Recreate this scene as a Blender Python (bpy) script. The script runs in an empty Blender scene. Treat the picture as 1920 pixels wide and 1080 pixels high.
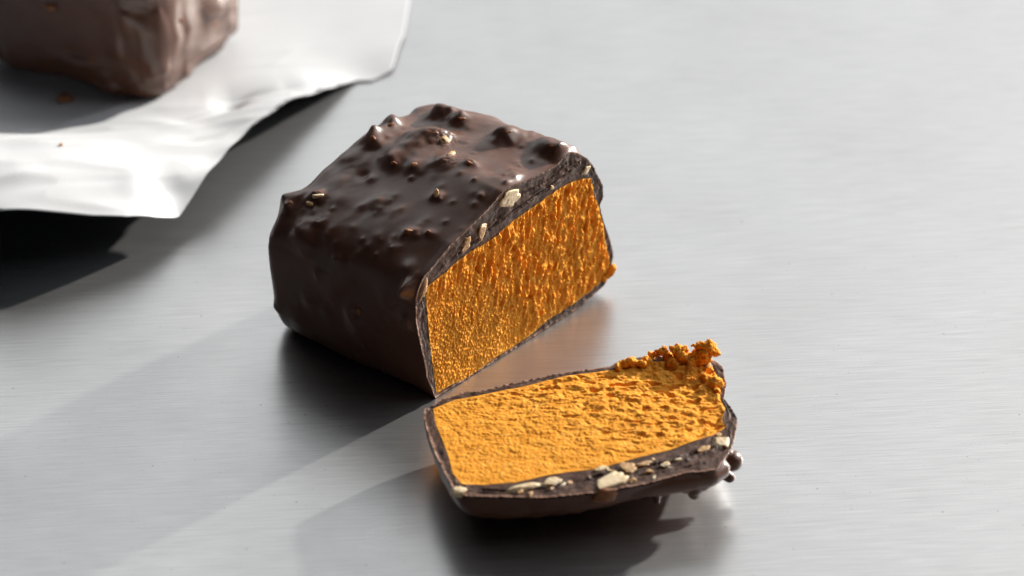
import bpy, math
import numpy as np
from math import radians, sin, cos, tan

scene = bpy.context.scene
COL = scene.collection
rng = np.random.default_rng(7)

# ------------------------------------------------------------------ camera
U = 0.000075                      # metres per photo pixel at the focal plane
ELEV, FOV = radians(33.0), radians(22.0)
F = 960 / tan(FOV / 2)            # camera distance in the same pixel units
CAM = np.array([0, -F * cos(ELEV), F * sin(ELEV)])
FWD = -CAM / F
RIGHT = np.array([1.0, 0, 0])
UP = np.cross(RIGHT, FWD)

cam_d = bpy.data.cameras.new('camera')
cam = bpy.data.objects.new('camera', cam_d)
COL.objects.link(cam)
cam.location = CAM * U
cam.rotation_euler = (math.pi / 2 - ELEV, 0, 0)
cam_d.sensor_width = 36
cam_d.lens = 18 / tan(FOV / 2)
cam_d.clip_start, cam_d.clip_end = 0.01, 50
cam_d.dof.use_dof = True
scene.camera = cam

# ------------------------------------------------------------------ light
w = bpy.data.worlds.new('World')
scene.world = w
w.use_nodes = True
w.node_tree.nodes['Background'].inputs[0].default_value = (0.60, 0.75, 1.0, 1)
w.node_tree.nodes['Background'].inputs[1].default_value = 0.015


def aim(o, target):
    from mathutils import Vector
    o.rotation_euler = (Vector(target) - o.location).to_track_quat('-Z', 'Y').to_euler()


key_d = bpy.data.lights.new('key_lamp', 'SPOT')
key = bpy.data.objects.new('key_lamp', key_d)
COL.objects.link(key)
KAZ, KEL = math.atan2(0.66, 0.75), radians(20)
key.location = (2.4 * cos(KEL) * cos(KAZ), 2.4 * cos(KEL) * sin(KAZ), 2.4 * sin(KEL))
aim(key, (0, 0, 0))
key_d.spot_size, key_d.spot_blend = radians(40), 0.3
key_d.shadow_soft_size = 0.04
key_d.energy = 560
key_d.color = (1.0, 0.95, 0.87)

box_d = bpy.data.lights.new('softbox', 'AREA')
box = bpy.data.objects.new('softbox', box_d)
COL.objects.link(box)
box_d.shape, box_d.size, box_d.size_y = 'RECTANGLE', 2.2, 1.35
box.location = (0.0, 1.2, 0.72)
aim(box, (0, 0, 0))
box_d.energy = 10.2
box_d.color = (0.985, 0.99, 0.985)

win_d = bpy.data.lights.new('side_softbox', 'AREA')
win = bpy.data.objects.new('side_softbox', win_d)
COL.objects.link(win)
win_d.shape, win_d.size, win_d.size_y = 'RECTANGLE', 1.2, 1.2
win.location = (1.0, 0.25, 0.95)
aim(win, (0, 0, 0))
win_d.energy = 8.5
win_d.color = (0.95, 0.975, 1.0)

scene.view_settings.view_transform = 'Standard'
scene.view_settings.look = 'None'
scene.view_settings.exposure = 0
scene.view_settings.gamma = 1
scene.render.engine = 'CYCLES'
scene.cycles.max_bounces = 8
scene.cycles.use_denoising = True


# ------------------------------------------------------------------ geometry helpers (pixel units, z up, table at z = 0)
def rays(p):
    p = np.atleast_2d(np.asarray(p, float))
    return FWD * F + (p[:, :1] - 960) * RIGHT - (p[:, 1:2] - 540) * UP


def on_z(p, h=0.0):
    d = rays(p)
    return CAM + d * ((np.asarray(h, float) - CAM[2]) / d[:, 2])[:, None]


def on_plane(p, q, n):
    d = rays(p)
    return CAM + d * (np.dot(q - CAM, n) / (d @ n))[:, None]


def to_px(V):
    v = V - CAM
    z = v @ FWD
    return np.stack([960 + F * (v @ RIGHT) / z, 540 - F * (v @ UP) / z], -1), z


def smooth(x, a, b):
    t = np.clip((x - a) / (b - a), 0, 1)
    return t * t * (3 - 2 * t)


def _hash(ix, iy, iz, s):
    h = (ix * 374761393 + iy * 668265263 + iz * 2147483647 + s * 974634777) & 0xFFFFFFFF
    h = ((h ^ (h >> 13)) * 1274126177) & 0xFFFFFFFF
    h = ((h ^ (h >> 15)) * 2246822519) & 0xFFFFFFFF
    return h ^ (h >> 16)


_G = rng.normal(size=(256, 3))
_G /= np.linalg.norm(_G, axis=1)[:, None]


def perlin(P, s=0):
    P = np.asarray(P, float)
    i = np.floor(P).astype(np.int64)
    f = P - i
    u = f * f * f * (f * (f * 6 - 15) + 10)
    out = 0
    for dx in (0, 1):
        for dy in (0, 1):
            for dz in (0, 1):
                g = _G[_hash(i[..., 0] + dx, i[..., 1] + dy, i[..., 2] + dz, s) & 255]
                d = f - np.array([dx, dy, dz])
                wt = ((u[..., 0] if dx else 1 - u[..., 0]) * (u[..., 1] if dy else 1 - u[..., 1])
                      * (u[..., 2] if dz else 1 - u[..., 2]))
                out = out + wt * (g * d).sum(-1)
    return out * 1.6


def fbm(P, scale, octaves=3, s=0, gain=0.5):
    P = np.asarray(P) / scale
    a, t = 1.0, 0
    for k in range(octaves):
        t = t + a * perlin(P * 2 ** k, s + k)
        a *= gain
    return t


def cells(x, y, s=0):
    """packed soft granules: about 1 at a grain's middle, falling to 0 in the gaps"""
    ix, iy = np.floor(x).astype(np.int64), np.floor(y).astype(np.int64)
    tot = np.zeros(x.shape)
    for dx in (-1, 0, 1):
        for dy in (-1, 0, 1):
            h = _hash(ix + dx, iy + dy, ix * 0 + 17, s)
            px, py = ix + dx + (h & 1023) / 1023.0, iy + dy + ((h >> 10) & 1023) / 1023.0
            d = (x - px) ** 2 + (y - py) ** 2
            tot += (0.45 + 0.55 * ((h >> 20) & 255) / 255.0) * np.exp(-d / 0.13)
    return 1 - np.exp(-1.3 * tot)


def grid_faces(m, n, wrap=False):
    i, j = np.meshgrid(np.arange(m - 1), np.arange(n if wrap else n - 1), indexing='ij')
    a = i * n + j
    b = i * n + (j + 1) % n
    return np.stack([a, b, b + n, a + n], -1).reshape(-1, 4)


def link(name, V, Fc, mat, parent=None, flip=False):
    me = bpy.data.meshes.new(name)
    V = np.asarray(V, float).reshape(-1, 3) * U
    if parent is not None:
        V = V - np.array(parent.location)
    if flip:
        Fc = [f[::-1] for f in Fc] if isinstance(Fc, list) else Fc[:, ::-1]
    if isinstance(Fc, list):
        me.from_pydata(V.tolist(), [], [list(map(int, f)) for f in Fc])
    else:
        k = Fc.shape[1]
        me.vertices.add(len(V))
        me.vertices.foreach_set('co', V.ravel())
        me.loops.add(Fc.size)
        me.loops.foreach_set('vertex_index', np.ascontiguousarray(Fc, dtype=np.int32).ravel())
        me.polygons.add(len(Fc))
        me.polygons.foreach_set('loop_start', np.arange(0, Fc.size, k, dtype=np.int32))
        me.polygons.foreach_set('loop_total', np.full(len(Fc), k, dtype=np.int32))
        me.update(calc_edges=True)
    me.validate()
    me.polygons.foreach_set('use_smooth', np.ones(len(me.polygons), dtype=bool))
    me.materials.append(mat)
    o = bpy.data.objects.new(name, me)
    COL.objects.link(o)
    o.parent = parent
    return o


def add_rim_uv(o, ruv):
    at = o.data.attributes.new('rim', 'FLOAT_VECTOR', 'POINT')
    at.data.foreach_set('vector', np.ascontiguousarray(ruv.reshape(-1, 3), dtype=np.float32).ravel())
    return o


def thing(name, label, cat, at, group=None):
    o = bpy.data.objects.new(name, None)
    COL.objects.link(o)
    o.location = np.asarray(at) * U
    o.empty_display_size = 0.005
    tag(o, label, cat, group)
    return o


def tag(o, label, cat, group=None):
    o['label'], o['category'] = label, cat
    if group:
        o['group'] = group


def resample(P, n, closed=False):
    P = np.asarray(P, float)
    if closed:
        P = np.vstack([P, P[:1]])
    s = np.r_[0, np.cumsum(np.linalg.norm(np.diff(P, axis=0), axis=1))]
    t = np.linspace(0, s[-1], n + 1 if closed else n)
    Q = np.stack([np.interp(t, s, P[:, k]) for k in range(P.shape[1])], -1)
    return Q[:-1] if closed else Q


def soften(P, it, closed=False):
    P = P.copy()
    for _ in range(it):
        if closed:
            P = 0.5 * P + 0.25 * (np.roll(P, 1, 0) + np.roll(P, -1, 0))
        else:
            P[1:-1] = 0.5 * P[1:-1] + 0.25 * (P[:-2] + P[2:])
    return P


def grid_normals(V, wrap):
    du = np.gradient(V, axis=0)
    dv = (np.roll(V, -1, 1) - np.roll(V, 1, 1)) if wrap else np.gradient(V, axis=1)
    n = np.cross(du, dv)
    return n / (np.linalg.norm(n, axis=-1, keepdims=True) + 1e-9)


def coons(bottom, top, left, right):
    n, m = len(bottom), len(left)
    u = np.linspace(0, 1, n)[None, :, None]
    v = np.linspace(0, 1, m)[:, None, None]
    return ((1 - v) * bottom[None] + v * top[None] + (1 - u) * left[:, None] + u * right[:, None]
            - (1 - u) * (1 - v) * bottom[0] - u * (1 - v) * bottom[-1] - (1 - u) * v * top[0] - u * v * top[-1])


def ico(sub):
    import bmesh
    bm = bmesh.new()
    bmesh.ops.create_icosphere(bm, subdivisions=sub, radius=1)
    V = np.array([v.co[:] for v in bm.verts])
    Fc = np.array([[v.index for v in f.verts] for f in bm.faces])
    bm.free()
    return V, Fc


ICO = {k: ico(k) for k in (2, 3, 4)}


def chunk(name, centre, axes, mat, parent=None, sub=3, rough=0.22, seed=0, facets=True, flush=None):
    """an irregular broken nugget: axes are three half-size vectors"""
    V, Fc = ICO[sub]
    r = 1 + rough * fbm(V * 1.0, 0.75, 3, seed)
    if facets:                                       # a few broken planes
        g = np.random.default_rng(seed)
        for _ in range(7):
            d = g.normal(size=3)
            d /= np.linalg.norm(d)
            lim = g.uniform(0.55, 0.85)
            r = np.minimum(r, lim / np.maximum(V @ d, 0.05))
    Q = (V * r[:, None]) @ np.array(axes) + np.asarray(centre)
    if flush is not None:                            # sliced off level with the cut
        n, lim = flush
        h = (Q - np.asarray(centre)) @ n
        over = np.maximum(h - lim, 0)
        Q = Q - (over * 0.92)[:, None] * n + (0.5 * perlin(Q / 5.0, seed) * (over > 0))[:, None] * n
    return link(name, Q, Fc, mat, parent)


# ------------------------------------------------------------------ materials
def new_mat(name):
    m = bpy.data.materials.new(name)
    m.use_nodes = True
    nt = m.node_tree
    return m, nt, nt.nodes['Principled BSDF']


def nd(nt, kind, **kw):
    n = nt.nodes.new(kind)
    for k, v in kw.items():
        if k in n.inputs:
            n.inputs[k].default_value = v
        else:
            setattr(n, k, v)
    return n


def noise_tex(nt, scale, detail=3, rough=0.55, vec=None):
    n = nd(nt, 'ShaderNodeTexNoise', Scale=scale, Detail=detail, Roughness=rough)
    if vec is not None:
        nt.links.new(vec, n.inputs['Vector'])
    return n.outputs['Fac']


def ramp(nt, fac, stops):
    r = nd(nt, 'ShaderNodeValToRGB')
    e = r.color_ramp.elements
    while len(e) < len(stops):
        e.new(0.5)
    for k, (p, c) in enumerate(stops):
        e[k].position = p
        e[k].color = (*c, 1) if len(c) == 3 else c
    nt.links.new(fac, r.inputs[0])
    return r.outputs[0]


def mapr(nt, fac, a, b, lo=0.3, hi=0.7):
    r = nd(nt, 'ShaderNodeMapRange')
    r.inputs[1].default_value, r.inputs[2].default_value = lo, hi
    r.inputs[3].default_value, r.inputs[4].default_value = a, b
    nt.links.new(fac, r.inputs[0])
    return r.outputs[0]


def coords(nt):
    return nd(nt, 'ShaderNodeTexCoord').outputs['Object']


def bump(nt, bs, height, dist, strength=1.0):
    b = nd(nt, 'ShaderNodeBump', Strength=strength, Distance=dist)
    nt.links.new(height, b.inputs['Height'])
    nt.links.new(b.outputs[0], bs.inputs['Normal'])
    return b


def sss(bs, weight, radius, scale):
    bs.inputs['Subsurface Weight'].default_value = weight
    bs.inputs['Subsurface Radius'].default_value = radius
    bs.inputs['Subsurface Scale'].default_value = scale


def mat_chocolate():
    m, nt, bs = new_mat('chocolate_coating')
    co = coords(nt)
    c = ramp(nt, noise_tex(nt, 260, 4, 0.6, co), [(0.3, (0.090, 0.034, 0.0175)), (0.7, (0.125, 0.050, 0.027))])
    nt.links.new(c, bs.inputs['Base Color'])
    nt.links.new(mapr(nt, noise_tex(nt, 500, 4, 0.6, co), 0.31, 0.43), bs.inputs['Roughness'])
    bs.inputs['IOR'].default_value = 1.5
    bs.inputs['Specular IOR Level'].default_value = 0.7
    sss(bs, 0.25, (1.0, 0.30, 0.12), 0.0006)
    bump(nt, bs, noise_tex(nt, 2600, 4, 0.55, co), 0.00002, 0.4)
    return m


def mat_cut_chocolate():
    m, nt, bs = new_mat('cut_chocolate')
    co = coords(nt)
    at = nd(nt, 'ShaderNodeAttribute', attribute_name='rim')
    mp = nd(nt, 'ShaderNodeMapping')
    mp.inputs['Scale'].default_value = (0.05, 0.13, 0)
    nt.links.new(at.outputs['Vector'], mp.inputs['Vector'])
    streak = noise_tex(nt, 1.0, 5, 0.65, mp.outputs[0])
    base = ramp(nt, streak, [(0.33, (0.020, 0.010, 0.007)), (0.40, (0.055, 0.026, 0.017)), (0.56, (0.080, 0.039, 0.026)), (0.64, (0.20, 0.108, 0.076)), (0.70, (0.070, 0.034, 0.023))])
    # paler towards the outer margin, broken up by noise
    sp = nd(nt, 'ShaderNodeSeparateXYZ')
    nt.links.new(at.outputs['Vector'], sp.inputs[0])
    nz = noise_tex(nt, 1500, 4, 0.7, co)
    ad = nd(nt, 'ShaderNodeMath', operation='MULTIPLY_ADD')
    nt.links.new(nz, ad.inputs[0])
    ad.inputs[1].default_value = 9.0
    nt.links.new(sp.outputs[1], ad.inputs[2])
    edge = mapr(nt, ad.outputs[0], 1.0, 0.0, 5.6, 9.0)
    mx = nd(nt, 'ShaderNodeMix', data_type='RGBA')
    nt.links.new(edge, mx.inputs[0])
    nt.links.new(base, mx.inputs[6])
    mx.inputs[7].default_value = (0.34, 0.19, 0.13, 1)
    nt.links.new(mx.outputs[2], bs.inputs['Base Color'])
    bs.inputs['Roughness'].default_value = 0.55
    bs.inputs['Specular IOR Level'].default_value = 0.3
    bump(nt, bs, noise_tex(nt, 2600, 4, 0.65, co), 0.00008, 0.5)
    return m


def mat_filling():
    m, nt, bs = new_mat('orange_filling')
    co = coords(nt)
    c = ramp(nt, noise_tex(nt, 700, 5, 0.6, co), [(0.28, (0.72, 0.275, 0.028)), (0.55, (0.88, 0.372, 0.050)), (0.8, (0.94, 0.46, 0.095))])
    nt.links.new(c, bs.inputs['Base Color'])
    bs.inputs['Roughness'].default_value = 0.8
    bs.inputs['Specular IOR Level'].default_value = 0.06
    sss(bs, 0.3, (1.0, 0.72, 0.25), 0.00036)
    bump(nt, bs, noise_tex(nt, 5200, 3, 0.6, co), 0.00006, 0.35)
    return m


def mat_nut(name, stops, rough=0.5, radius=(1, .6, .3)):
    m, nt, bs = new_mat(name)
    co = coords(nt)
    nt.links.new(ramp(nt, noise_tex(nt, 900, 4, 0.6, co), stops), bs.inputs['Base Color'])
    bs.inputs['Roughness'].default_value = rough
    sss(bs, 0.3, radius, 0.0006)
    bump(nt, bs, noise_tex(nt, 4000, 4, 0.6, co), 0.00006, 0.6)
    return m


def mat_paper():
    m, nt, bs = new_mat('waxed_paper')
    co = coords(nt)
    nt.links.new(ramp(nt, noise_tex(nt, 60, 5, 0.6, co), [(0.3, (0.59, 0.605, 0.63)), (0.7, (0.64, 0.65, 0.665))]), bs.inputs['Base Color'])
    nt.links.new(mapr(nt, noise_tex(nt, 90, 3, 0.5, co), 0.36, 0.46), bs.inputs['Roughness'])
    bump(nt, bs, noise_tex(nt, 1800, 4, 0.6, co), 0.00003, 0.4)
    return m


def mat_metal():
    m, nt, bs = new_mat('brushed_steel')
    co = coords(nt)

    def streak(sx, sy, detail, scale=1.0):
        turn = nd(nt, 'ShaderNodeMapping')
        turn.inputs['Rotation'].default_value = (0, 0, radians(-4.5))
        nt.links.new(co, turn.inputs['Vector'])
        mp = nd(nt, 'ShaderNodeMapping')
        mp.inputs['Scale'].default_value = (sx, sy, 1)
        nt.links.new(turn.outputs[0], mp.inputs['Vector'])
        return noise_tex(nt, scale, detail, 0.6, mp.outputs[0])
    fine = streak(140, 6800, 4)
    mid = streak(75, 3600, 3)
    grain = noise_tex(nt, 5200, 2, 0.6, co)
    mx = nd(nt, 'ShaderNodeMath', operation='MULTIPLY_ADD')
    nt.links.new(mid, mx.inputs[0])
    mx.inputs[1].default_value = 0.7
    nt.links.new(fine, mx.inputs[2])
    mx2 = nd(nt, 'ShaderNodeMath', operation='MULTIPLY_ADD')
    nt.links.new(grain, mx2.inputs[0])
    mx2.inputs[1].default_value = 0.35
    nt.links.new(mx.outputs[0], mx2.inputs[2])
    h = mx2.outputs[0]
    nt.links.new(ramp(nt, mapr(nt, h, 0, 1, 0.65, 1.4), [(0.0, (0.50, 0.506, 0.514)), (1.0, (0.78, 0.785, 0.79))]), bs.inputs['Base Color'])
    base_c = bs.inputs['Base Color'].links[0].from_socket
    speck = mapr(nt, noise_tex(nt, 1500, 1, 0.5, co), 0.0, 0.6, 0.755, 0.80)
    mxs = nd(nt, 'ShaderNodeMix', data_type='RGBA')
    nt.links.new(speck, mxs.inputs[0])
    nt.links.new(base_c, mxs.inputs[6])
    mxs.inputs[7].default_value = (0.16, 0.16, 0.16, 1)
    nt.links.new(mxs.outputs[2], bs.inputs['Base Color'])
    bs.inputs['Metallic'].default_value = 1.0
    bs.inputs['Specular IOR Level'].default_value = 0.6
    smear = noise_tex(nt, 38, 4, 0.55, co)
    ra = nd(nt, 'ShaderNodeMath', operation='ADD')
    nt.links.new(mapr(nt, mid, 0.28, 0.35), ra.inputs[0])
    nt.links.new(mapr(nt, smear, -0.02, 0.07), ra.inputs[1])
    nt.links.new(ra.outputs[0], bs.inputs['Roughness'])
    bs.inputs['Anisotropic'].default_value = 0.55
    tg = nd(nt, 'ShaderNodeTangent', direction_type='UV_MAP')
    nt.links.new(tg.outputs[0], bs.inputs['Tangent'])
    b = bump(nt, bs, h, 0.00003, 0.35)
    # coarser scratches scatter part of the light much more widely
    b2 = nd(nt, 'ShaderNodeBsdfPrincipled', Metallic=1.0, Roughness=0.66)
    nt.links.new(bs.inputs['Base Color'].links[0].from_socket, b2.inputs['Base Color'])
    nt.links.new(b.outputs[0], b2.inputs['Normal'])
    mix = nd(nt, 'ShaderNodeMixShader')
    mix.inputs[0].default_value = 0.17
    nt.links.new(bs.outputs[0], mix.inputs[1])
    nt.links.new(b2.outputs[0], mix.inputs[2])
    out = [n for n in nt.nodes if n.type == 'OUTPUT_MATERIAL'][0]
    nt.links.new(mix.outputs[0], out.inputs['Surface'])
    return m


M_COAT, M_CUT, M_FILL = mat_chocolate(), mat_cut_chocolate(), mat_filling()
M_CREAM = mat_nut('pale_nut', [(0.3, (0.60, 0.43, 0.24)), (0.7, (0.85, 0.72, 0.50))])
M_TAN = mat_nut('tan_nut', [(0.3, (0.40, 0.22, 0.09)), (0.7, (0.62, 0.40, 0.20))])
M_AMBER = mat_nut('chocolate_filmed_nut', [(0.3, (0.16, 0.050, 0.016)), (0.7, (0.32, 0.12, 0.036))], 0.55, (1, .35, .1))
M_PAPER, M_METAL = mat_paper(), mat_metal()
M_BACK, _nt, _bs = new_mat('painted_shade_back')  # shade put into the underside's colour so the metal below reflects dark
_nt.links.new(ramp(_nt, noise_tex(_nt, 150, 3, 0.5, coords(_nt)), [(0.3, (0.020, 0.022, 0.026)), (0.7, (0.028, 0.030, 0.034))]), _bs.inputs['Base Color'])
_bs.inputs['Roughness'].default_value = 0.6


# ------------------------------------------------------------------ metal table top
def build_table():
    x = np.array([-9000, 9000.0])
    y = np.array([-5500, 11000.0])
    V = [(x[0], y[0], 0), (x[1], y[0], 0), (x[1], y[1], 0), (x[0], y[1], 0)]
    o = link('metal_table', V, [[0, 1, 2, 3]], M_METAL)
    uv = o.data.uv_layers.new(name='UVMap')
    # brushing runs across, so the tangent (u) runs along y
    for li, (a, b) in enumerate([(0, 1), (0, 0), (1, 0), (1, 1)]):
        uv.data[li].uv = (a, b)
    o['kind'] = 'structure'


build_table()


# ------------------------------------------------------------------ shared builders for cut pieces
def lump_field(V, Nrm, lumps, taper, grow=1.0):
    """push rounded or pointed lumps out of a skin; each is (x, y, radius, height, power)"""
    px, depth = to_px(V)
    view = CAM - V
    facing = (Nrm * view).sum(-1) / np.linalg.norm(view, axis=-1)
    out = np.zeros(V.shape[:-1])
    D = np.zeros(V.shape)
    warp = 0.16 * fbm(V, 32, 2, 301)
    for (x, y, r, h, p, *way) in lumps:
        d2 = (px[..., 0] - x) ** 2 + (px[..., 1] - y) ** 2
        cost = d2 + np.where(facing > (-0.5 if way else 0.0), 0, 1e5) + (depth - depth.min()) * 0.05
        k = np.unravel_index(np.argmin(cost), cost.shape)
        dist = np.linalg.norm(V - V[k], axis=-1)
        dist = np.maximum(dist * (1 + warp - warp[k] * np.exp(-dist / r)), 0)
        if 0 < r < 22 and h > 0 and not way:
            r, h, p = r * 1.3 * grow, h * 0.9, p - 0.35
        wgt = np.exp(-(dist / r) ** p) * h * taper
        if way:
            D += wgt[..., None] * (np.array(way) / np.linalg.norm(way))
        else:
            D += wgt[..., None] * (0.75 * Nrm + 0.25 * Nrm[k])
    return D


def spot_on(V, Nrm, x, y):
    px, depth = to_px(V)
    view = CAM - V
    facing = (Nrm * view).sum(-1) / np.linalg.norm(view, axis=-1)
    cost = (px[..., 0] - x) ** 2 + (px[..., 1] - y) ** 2 + np.where(facing > 0.0, 0, 1e5) + (depth - depth.min()) * 0.05
    k = np.unravel_index(np.argmin(cost), cost.shape)
    return V[k], Nrm[k]


def frame_of(n):
    t = np.cross(n, [0, 0, 1.0])
    if np.linalg.norm(t) < 0.2:
        t = np.array([1.0, 0, 0])
    t /= np.linalg.norm(t)
    return t, np.cross(t, n), n


def ring_mesh(outer, inner, k, nrm, amp, seed, step=0.0, cracks=()):
    t = np.linspace(0, 1, k)[:, None, None]
    V = outer[None] * (1 - t) + inner[None] * t
    edge = np.sin(np.pi * np.linspace(0, 1, k))[:, None] ** 0.5
    d = amp * edge * (0.8 * fbm(V, 22, 3, seed, 0.5) + 0.9 * np.abs(fbm(V, 8, 3, seed + 9)) * smooth(fbm(V, 40, 1, seed + 7), -0.1, 0.3))
    for line, wide, deep in cracks:                  # where layers of coating have split apart
        line = resample(line, 60)
        near = np.min(np.linalg.norm(V[:, :, None, :] - line[None, None], axis=-1), axis=2) + 1.6 * perlin(V / 7.0, seed + 31)
        d = d - deep * np.exp(-(near / wide) ** 2) + 0.45 * deep * np.exp(-((near - 2.4 * wide) / wide) ** 2)
    jag = 1.8 * fbm(V[:1], 6, 3, seed + 4, 0.7)
    s = np.r_[0, np.cumsum(np.linalg.norm(np.diff(outer, axis=0), axis=1))]
    wid = np.linalg.norm(outer - inner, axis=1)
    tt = np.linspace(0, 1, k)[:, None]
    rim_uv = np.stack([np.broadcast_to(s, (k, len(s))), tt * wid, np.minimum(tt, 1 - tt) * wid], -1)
    # flakes: thin overlapping chips running along the rim
    fl = perlin(np.stack([s[None] / 34 + 0 * tt, tt * wid / 7, 0 * tt + 0 * s], -1), seed + 20)
    d = d + amp * 0.5 * edge * np.floor(2.5 * fl) / 2.5 * smooth(wid, 18, 34)
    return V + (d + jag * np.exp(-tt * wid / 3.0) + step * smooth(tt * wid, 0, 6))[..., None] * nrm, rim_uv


# ------------------------------------------------------------------ the cut bar
A = on_z([(815, 749)])[0]
E1 = on_z([(1132, 549)])[0] - A
WID = np.linalg.norm(E1)
E1 /= WID
EZ = np.array([0, 0, 1.0])
NCUT = np.cross(E1, EZ)
if NCUT @ CAM < 0:
    NCUT = -NCUT
BACK = on_z([(520, 610)])[0] - A
LEN = -(BACK @ NCUT)

o_left = [(817, 749), (801, 711), (796, 682), (786, 636), (780, 604), (779, 560), (784, 542), (793, 521)]
o_top = [(793, 521), (820, 489), (845, 458), (887, 419), (917, 389), (942, 359), (959, 347), (981, 341), (1020, 322),
         (1042, 310), (1058, 294), (1070, 285), (1085, 288), (1101, 297), (1111, 309)]
o_right = [(1111, 309), (1120, 328), (1130, 347), (1131, 369), (1124, 384), (1127, 400), (1133, 419), (1142, 444), (1150, 475), (1148, 492),
           (1140, 510), (1135, 524), (1134, 534)]
o_bot = [(1134, 534), (1117, 550), (1102, 562), (1066, 591), (1029, 615), (993, 641), (967, 659), (936, 680), (900, 705),
         (874, 723), (835, 741), (817, 749)]
i_left = [(819, 738), (813, 700), (806, 636), (801, 584), (798.5, 552), (804, 535)]
i_top = [(804, 535), (835, 511), (859, 489), (887, 469), (912, 455), (931, 442), (959, 417), (976, 405), (987, 397), (1014, 378),
         (1042, 358), (1070, 342), (1092, 335), (1109, 334)]
i_right = [(1109, 334), (1112, 358), (1120, 378), (1124, 394), (1131, 422), (1135, 450), (1140, 472), (1144, 489), (1142, 500), (1133, 517),
           (1128, 529)]
i_bot = [(1128, 529), (1107, 547), (1071, 573), (1029, 599), (993, 630), (957, 654), (926, 672), (900, 693), (881, 708), (848, 721), (819, 738)]


def build_cut_bar():
    cnt = (110, 190, 110, 170)
    sides_o = [resample(on_plane(s, A, NCUT), n) for s, n in zip((o_left, o_top, o_right, o_bot), cnt)]
    sides_i = [resample(on_plane(s, A, NCUT), n) for s, n in zip((i_left, i_top, i_right, i_bot), cnt)]
    outer = soften(np.vstack([s[:-1] for s in sides_o]), 3, True)
    inner = soften(np.vstack([s[:-1] for s in sides_i]), 1, True)
    outer[:, 2] = np.maximum(outer[:, 2], 1.5)
    inner[:, 2] = np.maximum(inner[:, 2], 3.0)
    ctr = outer.mean(0)
    root = thing('ice_cream_bar', 'chocolate coated bar sliced open, its upright cut face showing orange filling', 'ice cream bar',
                 [ctr[0], ctr[1], 0], 'chocolate coated bars')

    # --- outer skin: the cut outline carried back along the bar and rounded off at the far end
    gen = soften(outer, 130, True)
    gen = ctr + (gen - ctr) * 1.015
    a_g, z_g = (gen - A) @ E1, gen[:, 2]
    R = 36.0
    ts = np.r_[np.linspace(0, 30, 26), np.linspace(30, LEN - R, 190)[1:]]
    th = np.linspace(0, math.pi / 2, 46)[1:]
    ca, cz = (a_g.min() + a_g.max()) / 2, 118.0
    hw, hh = (a_g.max() - a_g.min()) / 2, 118.0
    rows = []
    for t in ts:
        k = smooth(t, 0, 85)
        rows.append((t, 0.0, k))
    for q in th:
        rows.append((LEN - R + R * sin(q), R * (1 - cos(q)), 1.0))
    V = np.zeros((len(rows), len(outer), 3))
    a_o, z_o = (outer - A) @ E1, outer[:, 2]
    for r_, (t, inset, k) in enumerate(rows):
        a = a_o * (1 - k) + a_g * k
        z = z_o * (1 - k) + z_g * k
        s = t / LEN
        # the coating bellies out a little on the flanks and sinks towards the far end
        z = z * (1 - 0.10 * s * s)
        a = ca + (a - ca) * (hw - inset) / hw
        low = np.clip(1 - z / 200, 0, 1) ** 0.8
        a = a - 30 * smooth(t, 10, 230) * low * np.clip((ca - a) / hw, 0, 1) ** 1.5
        z = 60 + (z - 60) * np.where(z > 60, (175 - inset * 0.9) / 175, (60 - inset * 0.4) / 60)
        V[r_] = A + a[:, None] * E1 + z[:, None] * EZ - t * NCUT
    # close the end with shrinking loops
    last = V[-1]
    mid = last.mean(0)
    cap = np.stack([mid + (last - mid) * f for f in (0.8, 0.6, 0.4, 0.2, 0.02)])
    V = np.vstack([V, cap])
    N = grid_normals(V, True)
    if (N[100, 150] @ EZ) < 0:
        N = -N
    taper = smooth((A - V) @ NCUT, 0, 16)
    skirt = smooth(V[..., 2], 2, 25)
    lumps = [
        (545, 380, 17, 18, 2), (590, 372, 12, 9, 2), (574, 455, 26, 9, 2.4), (698, 264, 16, 17, 2.1), (735, 238, 16, 18, 2.0),
        (798, 264, 32, 19, 1.9), (770, 264, 22, 8, 2), (835, 264, 26, 9, 2), (828, 216, 19, 25, 2.2), (868, 228, 15, 15, 2), (715, 252, 14, 10, 2),
        (835, 300, 22, 8, 2), (880, 306, 11, 9, 1.9), (735, 300, 16, 8, 2), (778, 314, 12, 7, 2), (742, 312, 9, 6, 2),
        (708, 378, 14, 8, 2), (680, 328, 12, -5, 2), (818, 370, 7, 10, 1.6), (766, 436, 7, 7, 1.7), (803, 437, 5, 5, 1.7),
        (737, 466, 7, 5, 1.7), (955, 256, 21, 19, 2.1), (1028, 278, 20, 18, 2), (963, 332, 16, 9, 2), (1063, 290, 16, 20, 2.1),
        (905, 275, 26, 6, 2), (920, 320, 20, -4, 2), (640, 340, 30, 6, 2), (620, 430, 40, 4, 2), (700, 430, 40, 3, 2),
        (655, 300, 24, 8, 2), (768, 546, 15, 24, 2.2, -0.6, -0.7, 0.1), (783, 535, 12, 12, 2), (578, 560, 16, 7, 2), (665, 590, 26, 9, 2),
        (672, 585, 11, -9, 2), (762, 597, 13, 12, 2), (695, 630, 18, 6, 2), (515, 575, 9, 5, 2), (620, 545, 30, 5, 2),
        (640, 510, 30, 5, 2), (560, 600, 20, 5, 2), (725, 560, 22, 5, 2), (512, 450, 30, 5, 2), (605, 290, 8, 0, 2),
    ]
    g = np.random.default_rng(12)
    for (x, y, rr, hh_, p, *way) in list(lumps):
        if hh_ > 6 and not way:
            for _ in range(3):
                q = g.normal(size=2) * rr * 1.1
                lumps.append((x + q[0], y + 0.7 * q[1], rr * g.uniform(0.35, 0.7), hh_ * g.uniform(0.15, 0.38), 2))
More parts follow.
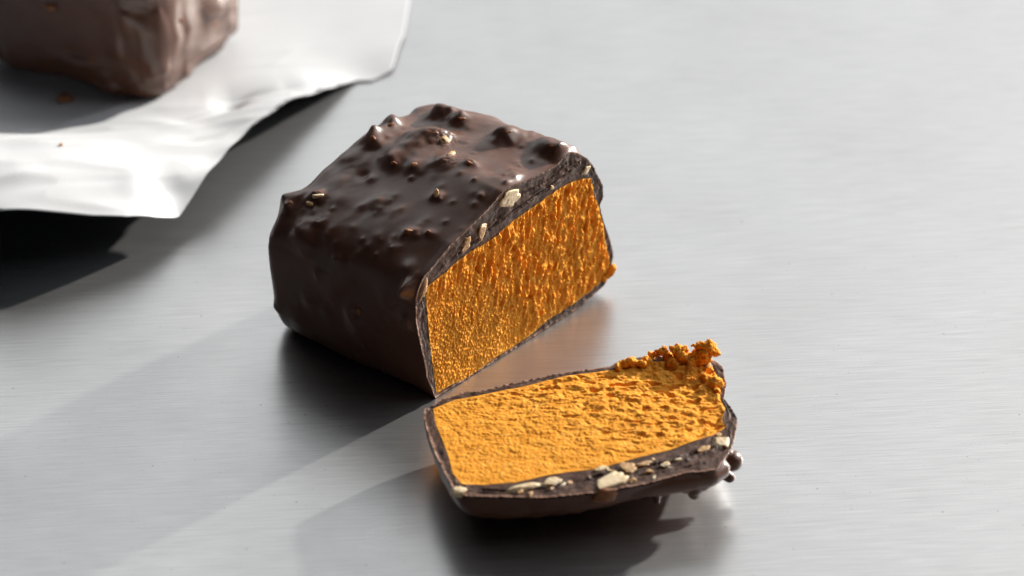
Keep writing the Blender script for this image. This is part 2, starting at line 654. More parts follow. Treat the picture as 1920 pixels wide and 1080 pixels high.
    for _ in range(70):                              # scattered small grit
        t1, t2 = g.uniform(0, 1, 2)
        lumps.append((545 + 500 * t1 * 0.9 + 30 * t2, 400 - 130 * t1 + 120 * t2, g.uniform(4, 8), g.uniform(1.0, 4.0), 2))
    D = lump_field(V, N, lumps, taper)
    base = 1.6 * fbm(V, 90, 1, 11)
    g = np.random.default_rng(5)
    for _ in range(46):                              # chopped nut buried under the coating
        c = V[g.integers(20, 240), g.integers(0, V.shape[1])]
        rr, hh_ = g.uniform(9, 26), g.uniform(2.0, 6.5)
        base = base + hh_ * np.exp(-(np.linalg.norm(V - c, axis=-1) / rr) ** 1.9)
    V = V + D * skirt[..., None] + (base * taper * skirt)[..., None] * N
    # two places where crushed nut makes the skin gritty
    for (x, y, r) in ((838, 256, 26), (846, 292, 22), (595, 366, 13)):
        c, n_ = spot_on(V, N, x, y)
        g = np.exp(-(np.linalg.norm(V - c, axis=-1) / r) ** 2)
        V = V + (g * 2.2 * fbm(V, 6, 3, 31))[..., None] * N
    V[..., 2] = np.maximum(V[..., 2], 0.8)
    N = grid_normals(V, True)
    if (N[100, 150] @ EZ) < 0:
        N = -N
    link('coating', V, grid_faces(*V.shape[:2], wrap=True), M_COAT, root, flip=True)

    # --- broken chocolate rim
    ring, ruv = ring_mesh(outer, inner, 22, NCUT, 2.4, 41, -1.0, [(on_plane(c, A, NCUT), w_, d_) for c, w_, d_ in (
        ([(860, 475), (905, 441), (950, 404), (1000, 371), (1050, 336), (1085, 305)], 2.2, 4.5), ([(985, 362), (1030, 338), (1062, 306)], 1.6, 3.0))])
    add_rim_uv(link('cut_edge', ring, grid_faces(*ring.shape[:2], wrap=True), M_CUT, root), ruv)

    # --- orange filling
    b = resample(on_plane(i_bot[::-1], A, NCUT), 470)
    t = resample(on_plane(i_top, A, NCUT), 470)
    l = resample(on_plane(i_left, A, NCUT), 330)
    r = resample(on_plane(i_right[::-1], A, NCUT), 330)
    P = coons(b, t, l, r)
    P[..., 2] = np.maximum(P[..., 2], 3.0)
    aa, zz = (P - A) @ E1, P[..., 2]
    un, vn = aa / WID, zz / 230
    q = zz * 0.97 + aa * 0.22
    c = aa * 0.97 - zz * 0.22
    wc = c + 4 * perlin(np.stack([c / 30, q / 40, c * 0 + 2], -1), 4)
    ridge = perlin(np.stack([wc / 13, q / 44, c * 0], -1), 3) + 0.5 * perlin(np.stack([wc / 7.0, q / 20, c * 0], -1), 5)
    coarse = smooth(un * 1.1 + 0.55 * vn + 0.25 * perlin(np.stack([aa / 60, zz / 60, aa * 0], -1), 8), 0.42, 0.95)
    border = smooth(np.minimum(np.minimum(np.linspace(0, 1, P.shape[1])[None], 1 - np.linspace(0, 1, P.shape[1])[None]) * WID,
                               np.minimum(np.linspace(0, 1, P.shape[0])[:, None], 1 - np.linspace(0, 1, P.shape[0])[:, None]) * 210), 0, 7)
    Q2 = np.stack([aa, zz, 0 * aa], -1)
    wx, wy = wc + 1.5 * perlin(np.stack([c / 7, q / 7, c * 0], -1), 61), q + 1.5 * perlin(np.stack([c / 7, q / 7, c * 0 + 9], -1), 62)
    d = (5.5 * coarse + 0.7) * ridge + 3.4 * cells(wx / 5.2, wy / 6.2, 1) + 3.6 * coarse * cells(wx / 10, wy / 17, 2) + 2.0 * fbm(Q2, 90, 2, 25) - 3
    pits = np.maximum(0, perlin(np.stack([c / 10, q / 22, c * 0 + 4], -1), 77) - 0.25)
    d -= 26 * pits * coarse
    d = d * (0.25 + 0.75 * border) + 1.0 * border
    P = P + d[..., None] * NCUT
    link('filling', P, grid_faces(*P.shape[:2]), M_FILL, root)

    # --- filling that has bulged past the rim at the right
    crumbs = []
    for (x, y, s) in ((1143, 508, 7), (1138, 516, 6), (1131, 523, 5), (1146, 500, 5)):
        crumbs.append((on_plane([(x, y)], A, NCUT)[0] + NCUT * 1.5, s))
    blob('filling_crumb', crumbs, M_FILL, root, 5)

    # --- nuts in the rim
    def rim_nut(x, y, a, b_, rot, mat, seed, proud=0.0):
        c0 = on_plane([(x, y)], A, NCUT)[0] + NCUT * proud
        ang = radians(rot)
        t1 = E1 * cos(ang) + EZ * sin(ang)
        t2 = -E1 * sin(ang) + EZ * cos(ang)
        chunk('nut_piece', c0, [t1 * a, t2 * b_, NCUT * min(a, b_) * 0.8], mat, root, 4, 0.5, seed, True, (NCUT, 2.5 - proud))
    rim_nut(956, 372, 23, 20, 30, M_CREAM, 1, -3)
    rim_nut(1101, 318, 13, 8, 30, M_CREAM, 2, -1)
    rim_nut(904, 434, 9, 18, -10, M_TAN, 3, -1)
    rim_nut(872, 464, 16, 11, 55, M_TAN, 4, -2)
    rim_nut(1034, 351, 5, 5, 0, M_CREAM, 5, 0)
    rim_nut(795, 540, 6, 22, -28, M_TAN, 6, -1)

    # --- nuts breaking through the skin
    def skin_nut(x, y, a, b_, c_, mat, seed, sink=0.3):
        c0, n_ = spot_on(V, N, x, y)
        t1, t2, n1 = frame_of(n_)
        chunk('nut_piece', c0 - n1 * sink * c_, [t1 * a, t2 * b_, n1 * c_], mat, root, 3, 0.3, seed)
    skin_nut(595, 368, 12, 7, 9, M_CREAM, 11)
    skin_nut(581, 381, 9, 7, 8, M_TAN, 12)
    skin_nut(818, 362, 7, 8, 13, M_TAN, 13)
    skin_nut(698, 258, 7, 6, 6, M_AMBER, 14)
    skin_nut(734, 233, 9, 5, 5, M_AMBER, 15)
    skin_nut(836, 254, 22, 13, 6, M_TAN, 16, 0.75)
    skin_nut(879, 305, 8, 5, 5, M_AMBER, 17)
    skin_nut(848, 292, 14, 8, 5, M_TAN, 18, 0.75)
    skin_nut(954, 247, 10, 5, 5, M_AMBER, 19, 0.6)
    skin_nut(867, 222, 8, 5, 5, M_AMBER, 20, 0.5)
    skin_nut(765, 433, 8, 6, 7, M_AMBER, 21)
    skin_nut(803, 435, 5, 4, 5, M_AMBER, 22)
    skin_nut(544, 380, 10, 8, 6, M_AMBER, 23, 0.6)
    skin_nut(672, 588, 10, 16, 6, M_AMBER, 24, 0.4)
    skin_nut(775, 309, 6, 8, 5, M_AMBER, 25, 0.5)
    skin_nut(737, 307, 7, 5, 5, M_AMBER, 26, 0.5)
    skin_nut(1035, 272, 12, 4, 4, M_AMBER, 27, 0.6)
    skin_nut(812, 247, 16, 4, 4, M_AMBER, 28, 0.5)
    return root


def blob(name, balls, mat, parent, seed, vox=1.6, rough=1.0, melt=0, hull=None):
    """overlapping balls fused into one crumbly lump"""
    Vs, Fs, n = [], [], 0
    gr = np.random.default_rng(seed)
    S, Fc = ICO[3 if melt else 2]
    for c, r in balls:
        if melt:
            Vs.append(S * r * 1.2 + np.asarray(c))
        else:
            M = gr.normal(size=(3, 3))
            M, _ = np.linalg.qr(M)
            Vs.append(((S * gr.uniform(0.5, 1.6, 3)) @ M) * r * 1.25 + np.asarray(c))
        Fs.append(Fc + n)
        n += len(S)
    if hull is not None:
        Vs.append(hull[0])
        Fs.append(hull[1] + n)
    o = link(name, np.vstack(Vs), np.vstack(Fs), mat)
    md = o.modifiers.new('fuse', 'REMESH')
    md.mode, md.voxel_size = 'VOXEL', vox * U
    if melt:
        sm = o.modifiers.new('melt', 'SMOOTH')
        sm.iterations, sm.factor = melt, 0.5
    dg = bpy.context.evaluated_depsgraph_get()
    ev = o.evaluated_get(dg)
    me = ev.to_mesh()
    V = np.array([v.co[:] for v in me.vertices]) / U
    N = np.array([v.normal[:] for v in me.vertices])
    Fq = [list(p.vertices) for p in me.polygons]
    ev.to_mesh_clear()
    old = o.data
    bpy.data.objects.remove(o)
    bpy.data.meshes.remove(old)
    V = V + (rough * (2.2 * fbm(V, 9, 3, seed, 0.6) + 0.9 * fbm(V, 3.4, 2, seed + 5, 0.7)))[:, None] * N
    return link(name, V, Fq, mat, parent)


build_cut_bar()

# ------------------------------------------------------------------ the slice lying on its outside
S0 = on_z([(794, 770)], 100)[0]
_s1 = on_z([(1382, 790)], 118)[0]
_s2 = on_z([(1060, 930)], 108)[0]
NS = np.cross(_s1 - S0, _s2 - S0)
NS /= np.linalg.norm(NS)
if NS[2] < 0:
    NS = -NS

so_far = [(795, 768), (812, 759), (829, 749), (860, 739), (880, 734), (895, 735), (923, 727), (958, 719), (1004, 709), (1038, 701),
          (1067, 698), (1093, 694), (1127, 689), (1147, 685), (1163, 676), (1193, 670), (1217, 667), (1250, 669), (1300, 668), (1340, 676)]
so_right = [(1340, 676), (1355, 687), (1362, 720), (1357, 747), (1370, 763), (1382, 783), (1382, 800), (1373, 837)]
so_near = [(1373, 837), (1345, 878), (1327, 883), (1293, 885), (1260, 893), (1227, 903), (1177, 913), (1127, 922), (1060, 929), (1024, 932),
           (966, 932), (923, 931), (875, 930), (860, 924), (849, 914)]
so_left = [(849, 914), (832, 884), (814, 846), (800, 806), (794, 783), (795, 768)]
si_far = [(812, 766), (852, 749), (895, 742), (941, 732), (981, 724), (1032, 711), (1067, 703), (1093, 700), (1160, 692), (1200, 683),
          (1220, 679), (1260, 676), (1293, 674), (1335, 687)]
si_right = [(1335, 687), (1346, 707), (1351, 750), (1360, 767), (1353, 787), (1362, 800)]
si_near = [(1362, 800), (1343, 813), (1310, 823), (1260, 842), (1193, 858), (1127, 877), (1060, 885), (1024, 891), (966, 904), (909, 908),
           (866, 907)]
si_left = [(866, 907), (849, 887), (842, 858), (829, 823), (817, 795), (812, 766)]


def build_slice():
    cnt = (220, 90, 230, 90)
    mk = lambda s, n: resample(on_plane(s, S0, NS), n)
    outer = np.vstack([mk(s, n)[:-1] for s, n in zip((so_far, so_right, so_near, so_left), cnt)])
    inner = np.vstack([mk(s, n)[:-1] for s, n in zip((si_far, si_right, si_near, si_left), cnt)])
    outer, inner = soften(outer, 2, True), soften(inner, 1, True)
    ctr = outer.mean(0)
    root = thing('bar_slice', 'cut slice lying flat in front of the bar, orange face up with a chocolate rim', 'bar slice', [ctr[0], ctr[1], 0])

    # --- skin below the rim
    gen = soften(outer, 80, True)
    rows, cx = [], ctr
    n_rows = 70
    hx = np.array([NS[2], 0, -NS[0]]) * 0 + (_s1 - S0) * np.array([1, 1, 0])
    hx /= np.linalg.norm(hx)
    hy = np.array([-hx[1], hx[0], 0])
    xs = smooth(outer[:, 0], outer[:, 0].min(), outer[:, 0].max())
    floor = 3 + 18 * xs
    near = smooth(-(outer - ctr)[:, 1], -20, 90)
    for i in range(n_rows):
        f = i / (n_rows - 1)
        k = smooth(f, 0, 0.35)
        base = outer * (1 - k) + gen * k
        top = base[:, 2]
        ang = f * math.pi / 2
        drop = sin(ang) ** 0.85
        g = (0.06 * f + 0.94 * (1 - cos(ang)) ** (1.15 - 0.45 * near * xs))[:, None][:, 0]
        d = base - cx
        da, db = d @ hx, d @ hy
        p = cx + (da * (1 - 0.36 * g))[:, None] * hx + (db * (1 - 0.60 * g))[:, None] * hy + ((24 + 42 * xs) * g)[:, None] * hy
        p[:, 2] = top + (floor - top) * drop
        rows.append(p)
    V = np.stack(rows)
    last = V[-1]
    mid = last.mean(0)
    V = np.vstack([V, np.stack([mid + (last - mid) * f for f in (0.85, 0.65, 0.4, 0.2, 0.02)])])
    N = grid_normals(V, True)
    if ((N[10] * (V[10] - mid)).sum(-1)).mean() < 0:
        N = -N
    tp = smooth(np.arange(V.shape[0]) / n_rows, 0.04, 0.3)[:, None] * np.ones(V.shape[:2])
    lumps = [(1135, 930, 20, 12, 2), (1085, 945, 20, 10, 2), (960, 952, 24, 12, 2), (1020, 950, 22, 6, 2),
             (900, 945, 24, 4, 2), (1190, 925, 18, 8, 2)]
    V = V + lump_field(V, N, lumps, tp) + ((2.6 * fbm(V, 50, 3, 51) + 0.7 * fbm(V, 16, 2, 55)) * tp)[..., None] * N
    V[..., 2] = np.maximum(V[..., 2], 0.8)
    N = grid_normals(V, True)
    if ((N[10] * (V[10] - mid)).sum(-1)).mean() < 0:
        N = -N
    # the skin is fused with coating that ran into thick drips before it set
    Vb = V.copy()
    Vb[0] -= 1.2 * NS
    nr, nc = Vb.shape[:2]
    lid = Vb[0].mean(0) - 17 * NS
    sunk = lid + (Vb[0] - Vb[0].mean(0)) * 0.94
    Fb = grid_faces(nr, nc, wrap=True)
    q0 = np.arange(nc)
    q1, base_i = (q0 + 1) % nc, nr * nc
    lid_f = np.vstack([np.stack([q1, q0, base_i + q0], -1), np.stack([q1, base_i + q0, base_i + q1], -1),
                       np.stack([base_i + q1, base_i + q0, np.full(nc, base_i + nc)], -1)])
    tris = np.vstack([Fb[:, [0, 1, 2]], Fb[:, [0, 2, 3]], lid_f])
    pts = np.vstack([Vb.reshape(-1, 3), sunk, lid])
    balls = []
    for tip, r0, r1, way in (((1373, 864, 80), 15, 21, (-60, 26, -4)), ((1368, 895, 40), 8, 17, (-52, 20, 26)),
                             ((1302, 925, 62), 9, 21, (-14, 26, 26)), ((1232, 940, 58), 4.5, 17, (-4, 26, 30)), ((1131, 931, 84), 9, 16, (0, 40, -8)),
                             ((960, 956, 62), 10, 18, (0, 40, 0)), ((1085, 950, 66), 9, 18, (0, 44, 4))):
        p0 = on_z([tip[:2]], tip[2])[0]
        balls += [(p0 + np.array(way) * t, r0 + (r1 - r0) * t ** 1.5) for t in np.linspace(0, 1, 14)]
    ledge = np.array([(1150, 922, 90, 9), (1185, 916, 92, 13), (1220, 911, 93, 15), (1260, 904, 93, 16), (1300, 898, 94, 16), (1330, 893, 94, 15), (1350, 880, 94, 14)], float)
    for t in np.linspace(0, 6, 40):
        x, y, h, rr = [np.interp(t, np.arange(7), ledge[:, k]) for k in range(4)]
        balls.append((on_z([(x, y)], h)[0], rr))
    for x, y, h, rr in ((1286, 908, 84, 13), (1317, 905, 84, 12), (1274, 905, 88, 12), (1218, 918, 86, 9), (1246, 917, 85, 9), (1232, 922, 80, 8), (1302, 913, 78, 13)):
        balls.append((on_z([(x, y)], h)[0], rr))
    blob('coating', balls, M_COAT, root, 20, 1.7, 0.0, 7, (pts, tris))

    ring, ruv = ring_mesh(outer, inner, 26, NS, 2.2, 61, -1.0, [(on_plane(c, S0, NS), w_, d_) for c, w_, d_ in (
        ([(1112, 894), (1168, 885), (1213, 873), (1262, 867), (1312, 846), (1338, 838)], 2.6, 6.0), ([(1190, 893), (1245, 884), (1320, 868)], 1.6, 3.0),
        ([(905, 918), (960, 921), (1020, 916), (1070, 905)], 1.8, 3.5))])
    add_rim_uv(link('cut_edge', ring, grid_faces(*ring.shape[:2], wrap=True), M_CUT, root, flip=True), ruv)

    # --- filling: fine at one end, torn into shelves at the other
    far = mk(si_far, 560)
    ner = mk(si_near[::-1], 560)
    lef = mk(si_left, 320)
    rig = mk(si_right[::-1], 320)
    P = coons(ner, far, lef, rig)
    ex = far[-1] - far[0]
    Lx = np.linalg.norm(ex)
    ex /= Lx
    ey = np.cross(NS, ex)
    a, b = (P - far[0]) @ ex, (P - far[0]) @ ey
    u = np.linspace(0, 1, P.shape[1])[None] * np.ones(P.shape[:2])
    v = np.linspace(0, 1, P.shape[0])[:, None] * np.ones(P.shape[:2])
    q = a * 0.985 - b * 0.17
    c = b * 0.985 + a * 0.17
    zz = 0 * a
    wq, wc = q + 7 * perlin(np.stack([q / 40, c / 25, zz], -1), 12), c + 5 * perlin(np.stack([q / 38, c / 22, zz + 5], -1), 14)
    ridge = 1.2 * fbm(np.stack([wq / 1.7, wc, zz], -1), 12, 3, 13, 0.6)
    coarse = smooth(u + 0.5 * v + 0.2 * perlin(np.stack([a / 70, b / 70, zz], -1), 18), 0.35, 1.25)
    torn = smooth(u + 0.45 * v + 0.08 * perlin(np.stack([a / 30, b / 30, zz], -1), 19), 1.08, 1.32)
    border = smooth(np.minimum(np.minimum(u, 1 - u) * Lx, np.minimum(v, 1 - v) * 200), 0, 7)
    Q2 = np.stack([a, b, zz], -1)
    wx, wy = wq + 1.6 * perlin(np.stack([a / 7, b / 7, zz], -1), 63), wc + 1.6 * perlin(np.stack([a / 7, b / 7, zz + 9], -1), 64)
    big = perlin(np.stack([wq / 36, wc / 17, zz], -1), 33) + 0.5 * perlin(np.stack([wq / 17, wc / 9, zz], -1), 34)
    d = (2.6 * coarse + 0.9) * big + 1.3 * cells(wx / 5.8, wy / 5.2, 3) + (0.8 + 2.2 * coarse) * cells(wx / 14, wy / 10, 4) + 2.0 * fbm(Q2, 110, 2, 27) - 2.5
    pits = np.maximum(0, perlin(np.stack([q / 24, c / 12, zz + 7], -1), 79) - 0.2)
    d -= 14 * pits * coarse + 22 * pits * torn
    d += torn * (3 + 8 * fbm(Q2, 24, 3, 29, 0.6)) - 5 * np.exp(-((u - 0.83) / 0.09) ** 2 - ((v - 0.72) / 0.2) ** 2)
    # the shallow knife mark near the thick rim
    g0, g1 = on_plane([(1300, 822)], S0, NS)[0], on_plane([(1362, 770)], S0, NS)[0]
    gd = (g1 - g0) / np.linalg.norm(g1 - g0)
    along = (P - g0) @ gd
    off = np.linalg.norm(P - g0 - along[..., None] * gd, axis=-1)
    d -= 5 * np.exp(-(off / 6) ** 2) * smooth(along, -5, 15) * (1 - smooth(along, 70, 95))
    d = d * (0.25 + 0.75 * border) + 1.5 * border
    P = P + d[..., None] * NS
    link('filling', P, grid_faces(*P.shape[:2]), M_FILL, root)

    # --- crumbs torn up along the far corner
    def at(x, y, h):
        y, h = y + 0.24 * h, h * 0.8
        c0 = on_plane([(x, y + h * 0.84)], S0, NS)[0]
        return c0 + np.array([0, 0, h])
    balls = [(1222, 668, 4, 7), (1234, 663, 10, 6), (1240, 655, 18, 5.5), (1230, 654, 19, 4), (1245, 650, 22, 3.5), (1252, 668, 4, 8),
             (1262, 653, 22, 6), (1269, 650, 24, 8), (1278, 655, 20, 8), (1284, 664, 12, 8), (1278, 672, 5, 11), (1293, 674, 4, 11),
             (1302, 668, 12, 8), (1308, 662, 18, 7), (1313, 653, 26, 9), (1322, 658, 24, 9), (1306, 644, 36, 5), (1316, 643, 35, 7),
             (1328, 646, 33, 8), (1335, 653, 28, 8), (1338, 647, 34, 5), (1330, 662, 20, 8), (1297, 640, 38, 2.5), (1318, 672, 8, 9),
             (1300, 682, 3, 9), (1265, 680, 2, 9), (1325, 636, 40, 4)]
    blob('filling_crumb', [(at(x, y, h), r) for x, y, h, r in balls], M_FILL, root, 7, 1.25, 1.35)
    balls = [(1172, 682, 4, 9), (1182, 676, 9, 9), (1190, 683, 4, 8), (1203, 684, 3, 7), (1160, 690, 1, 7), (1212, 678, 4, 6)]
    blob('filling_crumb', [(at(x, y, h), r) for x, y, h, r in balls], M_FILL, root, 8)
    balls = [(1330, 712, 1, 9), (1340, 722, 1, 8), (1318, 706, 1, 8), (1344, 735, 0, 7)]
    blob('filling_crumb', [(at(x, y, h), r) for x, y, h, r in balls], M_FILL, root, 9)

    def rim_nut(x, y, a_, b_, rot, mat, seed, proud=0.0, c_=None):
        c0 = on_plane([(x, y)], S0, NS)[0] + NS * proud
        g = radians(rot)
        t1, t2 = ex * cos(g) + ey * sin(g), -ex * sin(g) + ey * cos(g)
        chunk('nut_piece', c0, [t1 * a_, t2 * b_, NS * (c_ or min(a_, b_) * 0.8)], mat, root, 4, 0.5, seed, True, (NS, 3.0 - proud))
    rim_nut(1143, 902, 36, 21, 24, M_CREAM, 101, -2)
    rim_nut(1125, 880, 16, 9, 15, M_CREAM, 102, -1)
    rim_nut(1178, 880, 13, 15, 0, M_TAN, 103, 0)
    rim_nut(1355, 829, 17, 20, -20, M_CREAM, 104, -4)
    rim_nut(980, 913, 34, 8, 3, M_CREAM, 105, -1)
    rim_nut(1038, 903, 20, 12, 10, M_CREAM, 106, 0)
    rim_nut(860, 921, 17, 11, -20, M_CREAM, 107, -2)
    rim_nut(1249, 872, 9, 8, 0, M_CREAM, 108, 0)
    rim_nut(1217, 884, 9, 6, 0, M_TAN, 109, 0)
    rim_nut(1330, 690, 7, 9, 0, M_TAN, 110, 3)
    rim_nut(1316, 845, 13, 8, 30, M_TAN, 111, -1)
    rim_nut(1205, 871, 15, 5, 12, M_TAN, 112, 0)
    gn = np.random.default_rng(44)
    for k in range(16):                              # splinters around the bigger nuts
        x = gn.choice([990, 1045, 1110, 1150, 1185, 1225, 1262, 1330]) + gn.normal() * 12
        lo, hi = np.interp(x, [866, 1024, 1127, 1260, 1362], [910, 895, 881, 847, 808]), np.interp(x, [866, 1024, 1127, 1260, 1350], [926, 928, 918, 889, 868])
        a_ = gn.uniform(3.5, 8)
        rim_nut(x, gn.uniform(lo, hi), a_, a_ * gn.uniform(0.4, 0.8), gn.uniform(-40, 60), gn.choice([M_CREAM, M_TAN, M_TAN]), 400 + k, gn.uniform(-1, 1))
    c0, n_ = spot_on(V, N, 1133, 930)
    t1, t2, n1 = frame_of(n_)
    chunk('nut_piece', c0, [t1 * 24, t2 * 13, n1 * 9], M_AMBER, root, 3, 0.25, 113)

build_slice()


# ------------------------------------------------------------------ white paper under the whole bar
def build_paper():
    front = [(-420, 372, 140), (-200, 385, 135), (0, 396, 150), (100, 397, 132), (170, 400, 116), (235, 404, 96), (290, 406, 70), (335, 408, 42)]
    right = [(335, 408, 42), (352, 380, 56), (380, 340, 74), (405, 305, 86), (430, 274, 90), (470, 235, 90), (510, 203, 82), (543, 182, 70),
             (551, 179, 66), (556, 180, 64), (585, 170, 48), (625, 158, 24), (665, 152, 4), (695, 152, 3)]
    far = [(695, 152, 3), (718, 141, 4), (735, 131, 7), (743, 105, 9), (752, 75, 8), (757, 70, 7), (762, 40, 6), (768, 0, 5), (772, -60, 4), (780, -160, 4),
           (740, -300, 4), (400, -420, 4), (-100, -420, 4)]
    left = [(-100, -420, 4), (-300, -200, 4), (-420, 60, 10), (-430, 250, 140), (-420, 372, 140)]
    inner = [(-80, 130, 3), (60, 140, 3), (150, 165, 3), (230, 165, 3), (280, 140, 3), (330, 90, 3), (380, 20, 3), (100, 60, 3), (0, -100, 3), (250, -100, 3),
             (50, 238, 14), (120, 235, 16), (200, 215, 16), (-120, 230, 16), (270, 200, 20), (330, 190, 22), (200, 290, 134), (100, 300, 158), (0, 300, 172),
             (-150, 300, 182), (300, 290, 106), (250, 340, 116), (340, 330, 90), (400, 235, 76), (430, 190, 34), (480, 140, 16), (500, 90, 8), (560, 110, 8),
             (620, 60, 4), (420, 100, 8), (500, -100, 4), (650, 110, 5)]
    ctl = np.array(front + right[1:] + far[1:] + left[1:-1] + inner, float)
    XY = on_z(ctl[:, :2], 0)
    d = rays(ctl[:, :2])
    XY = CAM + d * ((ctl[:, 2] - CAM[2]) / d[:, 2])[:, None]
    S = 500.0
    X = XY[:, :2] / S

    def kern(a, b):
        r2 = ((a[:, None] - b[None]) ** 2).sum(-1)
        return 0.5 * r2 * np.log(r2 + 1e-12)
    n = len(X)
    K = np.zeros((n + 3, n + 3))
    K[:n, :n] = kern(X, X) + np.eye(n) * 2e-3
    K[:n, n:] = np.c_[np.ones(n), X]
    K[n:, :n] = K[:n, n:].T
    wts = np.linalg.solve(K, np.r_[XY[:, 2], 0, 0, 0])

    def edge(pts, m, it=3):
        p = np.array(pts, float)
        dd = rays(p[:, :2])
        q = CAM + dd * ((p[:, 2] - CAM[2]) / dd[:, 2])[:, None]
        return soften(resample(q, m), it)
    m1, m2 = 260, 220
    G = coons(edge(front, m1), edge(far, m1, 2)[::-1], edge(left, m2)[::-1], edge(right, m2, 1))
    g = G.reshape(-1, 3)
    z = np.zeros(len(g))
    for i in range(0, len(g), 8000):
        k = g[i:i + 8000, :2] / S
        z[i:i + 8000] = kern(k, X) @ wts[:n] + np.c_[np.ones(len(k)), k] @ wts[n:]
    g[:, 2] = z

    def crease(p0, p1, k, width=6.0, fade=None):
        a, b = np.array(p0, float), np.array(p1, float)
        aa = on_z([a[:2]], a[2])[0][:2]
        bb = on_z([b[:2]], b[2])[0][:2]
        t = (bb - aa) / np.linalg.norm(bb - aa)
        nn = np.array([-t[1], t[0]])
        dist = (g[:, :2] - aa) @ nn
        soft = width * np.log1p(np.exp(np.clip(dist / width, -40, 40)))
        return dist, soft
    # corner folded down along a line
    dist, soft = crease((235, 404, 70), (385, 322, 40), 1)
    corner = on_z([(335, 408)], 14)[0][:2]
    sgn = 1
    # crumple: long soft folds running with the curl
    L1 = (g[:, 0] * 0.93 + g[:, 1] * 0.36)
    L2 = (-g[:, 0] * 0.36 + g[:, 1] * 0.93)
    fold = perlin(np.stack([L1 / 260, L2 / 62, L1 * 0], -1), 91) * 6 + (np.abs(perlin(np.stack([L1 / 190, L2 / 85, L1 * 0 + 3], -1), 93)) * -9)
    lift = smooth(z, 5, 45)
    g[:, 2] += fold * lift
    for (x0, y0, x1, y1, h, k, wd) in ((30, 345, 330, 282, 70, 0.16, 60), (210, 330, 470, 250, 50, -0.18, 45), (330, 240, 450, 190, 40, -0.32, 40),
                                       (310, 262, 520, 205, 45, 0.16, 30), (60, 372, 250, 352, 90, -0.14, 40), (405, 180, 560, 165, 30, -0.22, 50),
                                       (-40, 240, 75, 252, 16, 0.5, 26), (75, 252, 250, 196, 16, 0.4, 26), (235, 404, 390, 320, 50, 0.12, 40)):
        a_, b_ = on_z([(x0, y0)], h)[0][:2], on_z([(x1, y1)], h)[0][:2]
        t_ = (b_ - a_) / np.linalg.norm(b_ - a_)
        al = (g[:, :2] - a_) @ t_
        di = (g[:, :2] - a_) @ np.array([-t_[1], t_[0]])
        ln = np.linalg.norm(b_ - a_)
        ends = smooth(al, -0.15 * ln, 0.2 * ln) * (1 - smooth(al, 0.8 * ln, 1.15 * ln))
        g[:, 2] += k * wd * np.exp(-np.sqrt(di ** 2 + 9) / wd) * ends
    gq = np.random.default_rng(3)
    for _ in range(46):                              # fine handling creases
        a_ = g[gq.integers(0, len(g)), :2]
        th_, ln, k, wd = gq.uniform(-0.3, 1.1), gq.uniform(60, 190), gq.choice([-1, 1]) * gq.uniform(0.10, 0.24), gq.uniform(5, 12)
        t_ = np.array([cos(th_), sin(th_)])
        al, di = (g[:, :2] - a_) @ t_, (g[:, :2] - a_) @ np.array([-t_[1], t_[0]])
        g[:, 2] += k * wd * np.exp(-np.sqrt(di ** 2 + 4) / wd) * smooth(al, -ln, -0.3 * ln) * (1 - smooth(al, 0.3 * ln, ln))
    for (x, y, h, r1, r2, ang, amp) in ((60, 246, 14, 70, 14, 0.1, -10), (390, 205, 40, 60, 16, 0.75, 8), (420, 185, 36, 60, 12, 0.75, -9)):
        c0 = on_z([(x, y)], h)[0]
        dx, dy = g[:, 0] - c0[0], g[:, 1] - c0[1]
        p_, q_ = dx * cos(ang) + dy * sin(ang), -dx * sin(ang) + dy * cos(ang)
        g[:, 2] += amp * np.exp(-(p_ / r1) ** 2 - (q_ / r2) ** 2)
    g[:, 2] = np.maximum(g[:, 2], 1.5)
    o = link('wrapping_paper', g, grid_faces(m2, m1), M_PAPER)
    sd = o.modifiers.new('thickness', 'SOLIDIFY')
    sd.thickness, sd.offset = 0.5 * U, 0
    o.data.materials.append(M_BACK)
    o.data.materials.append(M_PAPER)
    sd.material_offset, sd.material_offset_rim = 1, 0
    tag(o, 'creased sheet of white waxed paper curling up off the metal, under the whole bar', 'paper')
    return g


PAPER = build_paper()


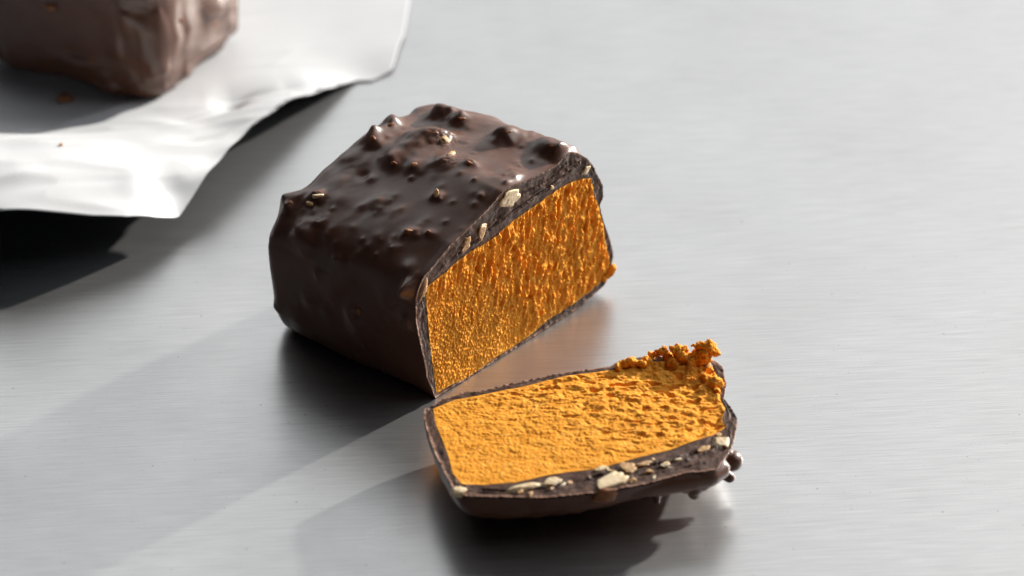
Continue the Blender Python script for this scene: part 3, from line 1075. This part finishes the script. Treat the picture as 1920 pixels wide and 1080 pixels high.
# ------------------------------------------------------------------ whole bar on the paper
def build_whole_bar():
    c_near = on_z([(306, 210)], 6)[0]
    ax1 = on_z([(-10, 132)], 8)[0] - c_near
    ax1 /= np.linalg.norm(ax1)
    ax2 = np.array([-ax1[1], ax1[0], 0])
    if ax2[1] < 0:
        ax2 = -ax2
    W, Ln, H = 500.0, 365.0, 315.0
    root = thing('ice_cream_bar', 'uncut chocolate coated bar sitting on the white paper', 'ice cream bar',
                 c_near + ax1 * W / 2 + ax2 * Ln / 2, 'chocolate coated bars')
    # rounded block by pushing a cube-sphere grid out to a superellipsoid
    nu, nv = 420, 300
    th = np.linspace(0, 2 * math.pi, nu, endpoint=False)[None]
    ph = np.linspace(-math.pi / 2, math.pi / 2, nv)[:, None]
    sp = lambda x, e: np.sign(x) * np.abs(x) ** e
    e1, e2 = 0.28, 0.26
    x = sp(np.cos(ph), e1) * sp(np.cos(th), e2)
    y = sp(np.cos(ph), e1) * sp(np.sin(th), e2)
    z = sp(np.sin(ph), e1) * np.ones_like(th)
    taper = 1 + 0.0 * z
    V = (c_near + ax1 * W / 2 + ax2 * Ln / 2)[None, None] + (x * taper * W / 2)[..., None] * ax1 + (y * taper * Ln / 2)[..., None] * ax2 + \
        ((z + 1) * H / 2)[..., None] * EZ
    # even out the vertices a little
    for _ in range(4):
        V[1:-1] = 0.5 * V[1:-1] + 0.25 * (V[:-2] + V[2:])
        V = 0.5 * V + 0.25 * (np.roll(V, 1, 1) + np.roll(V, -1, 1))
    N = grid_normals(V, True)
    ctr = V.reshape(-1, 3).mean(0)
    if ((V - ctr) * N).sum(-1).mean() < 0:
        N = -N
    lumps = [(285, 95, 34, 18, 2), (325, 70, 24, 14, 2), (300, 130, 26, 8, 2), (130, 102, 34, 9, 2), (132, 100, 11, -11, 2), (95, 12, 20, 14, 2),
             (170, 115, 14, 8, 2), (345, 45, 16, 16, 2), (395, 20, 22, 16, 2), (230, 40, 45, 12, 2), (40, 60, 60, 8, 2), (260, 175, 30, 8, 2),
             (418, 12, 14, 14, 2), (60, 110, 40, 6, 2), (200, 165, 30, 7, 2), (372, 60, 20, -8, 2)]
    one = np.ones(V.shape[:2])
    V = V + lump_field(V, N, lumps, one) + (6.5 * fbm(V, 85, 2, 71) + 12 * np.maximum(0, fbm(V, 55, 2, 73) - 0.15) + 0.6 * fbm(V, 22, 2, 75))[..., None] * N
    V[..., 2] = np.maximum(V[..., 2], 7.0)
    N = grid_normals(V, True)
    if ((V - ctr) * N).sum(-1).mean() < 0:
        N = -N
    link('coating', V, grid_faces(nv, nu, wrap=True), M_COAT, root)
    for (px_, py_, a, b, c, mat, sd) in ((104, 15, 16, 9, 8, M_AMBER, 201), (172, 113, 10, 7, 6, M_AMBER, 202), (343, 42, 9, 12, 8, M_AMBER, 203),
                                         (398, 38, 16, 7, 6, M_AMBER, 204)):
        c0, n_ = spot_on(V, N, px_, py_)
        t1, t2, n1 = frame_of(n_)
        chunk('nut_piece', c0 - n1 * c * 0.4, [t1 * a, t2 * b, n1 * c], mat, root, 3, 0.3, sd)


build_whole_bar()


# ------------------------------------------------------------------ crumbs on the paper
def paper_at(x, y):
    px, _ = to_px(PAPER)
    return PAPER[np.argmin((px[:, 0] - x) ** 2 + (px[:, 1] - y) ** 2)]


o = chunk('nut_crumb', paper_at(122, 192) + np.array([0, 0, 8]), [(22, 4, 0), (-3, 14, 0), (0, 0, 10)], M_AMBER, None, 3, 0.35, 301)
tag(o, 'brown nut crumb lying on the paper at the foot of the uncut bar', 'crumb')
o = chunk('orange_crumb', paper_at(114, 270) + np.array([0, 0, 2]), [(3.4, 0, 0), (0, 3.4, 0), (0, 0, 4.5)], M_FILL, None, 2, 0.3, 302)
tag(o, 'tiny orange crumb stuck alone on the curled front of the paper', 'crumb')

# ------------------------------------------------------------------ focus
fp = on_z([(900, 775)], 0)[0]
cam_d.dof.focus_distance = float((fp - CAM) @ FWD) * U
cam_d.dof.aperture_fstop = 20.0
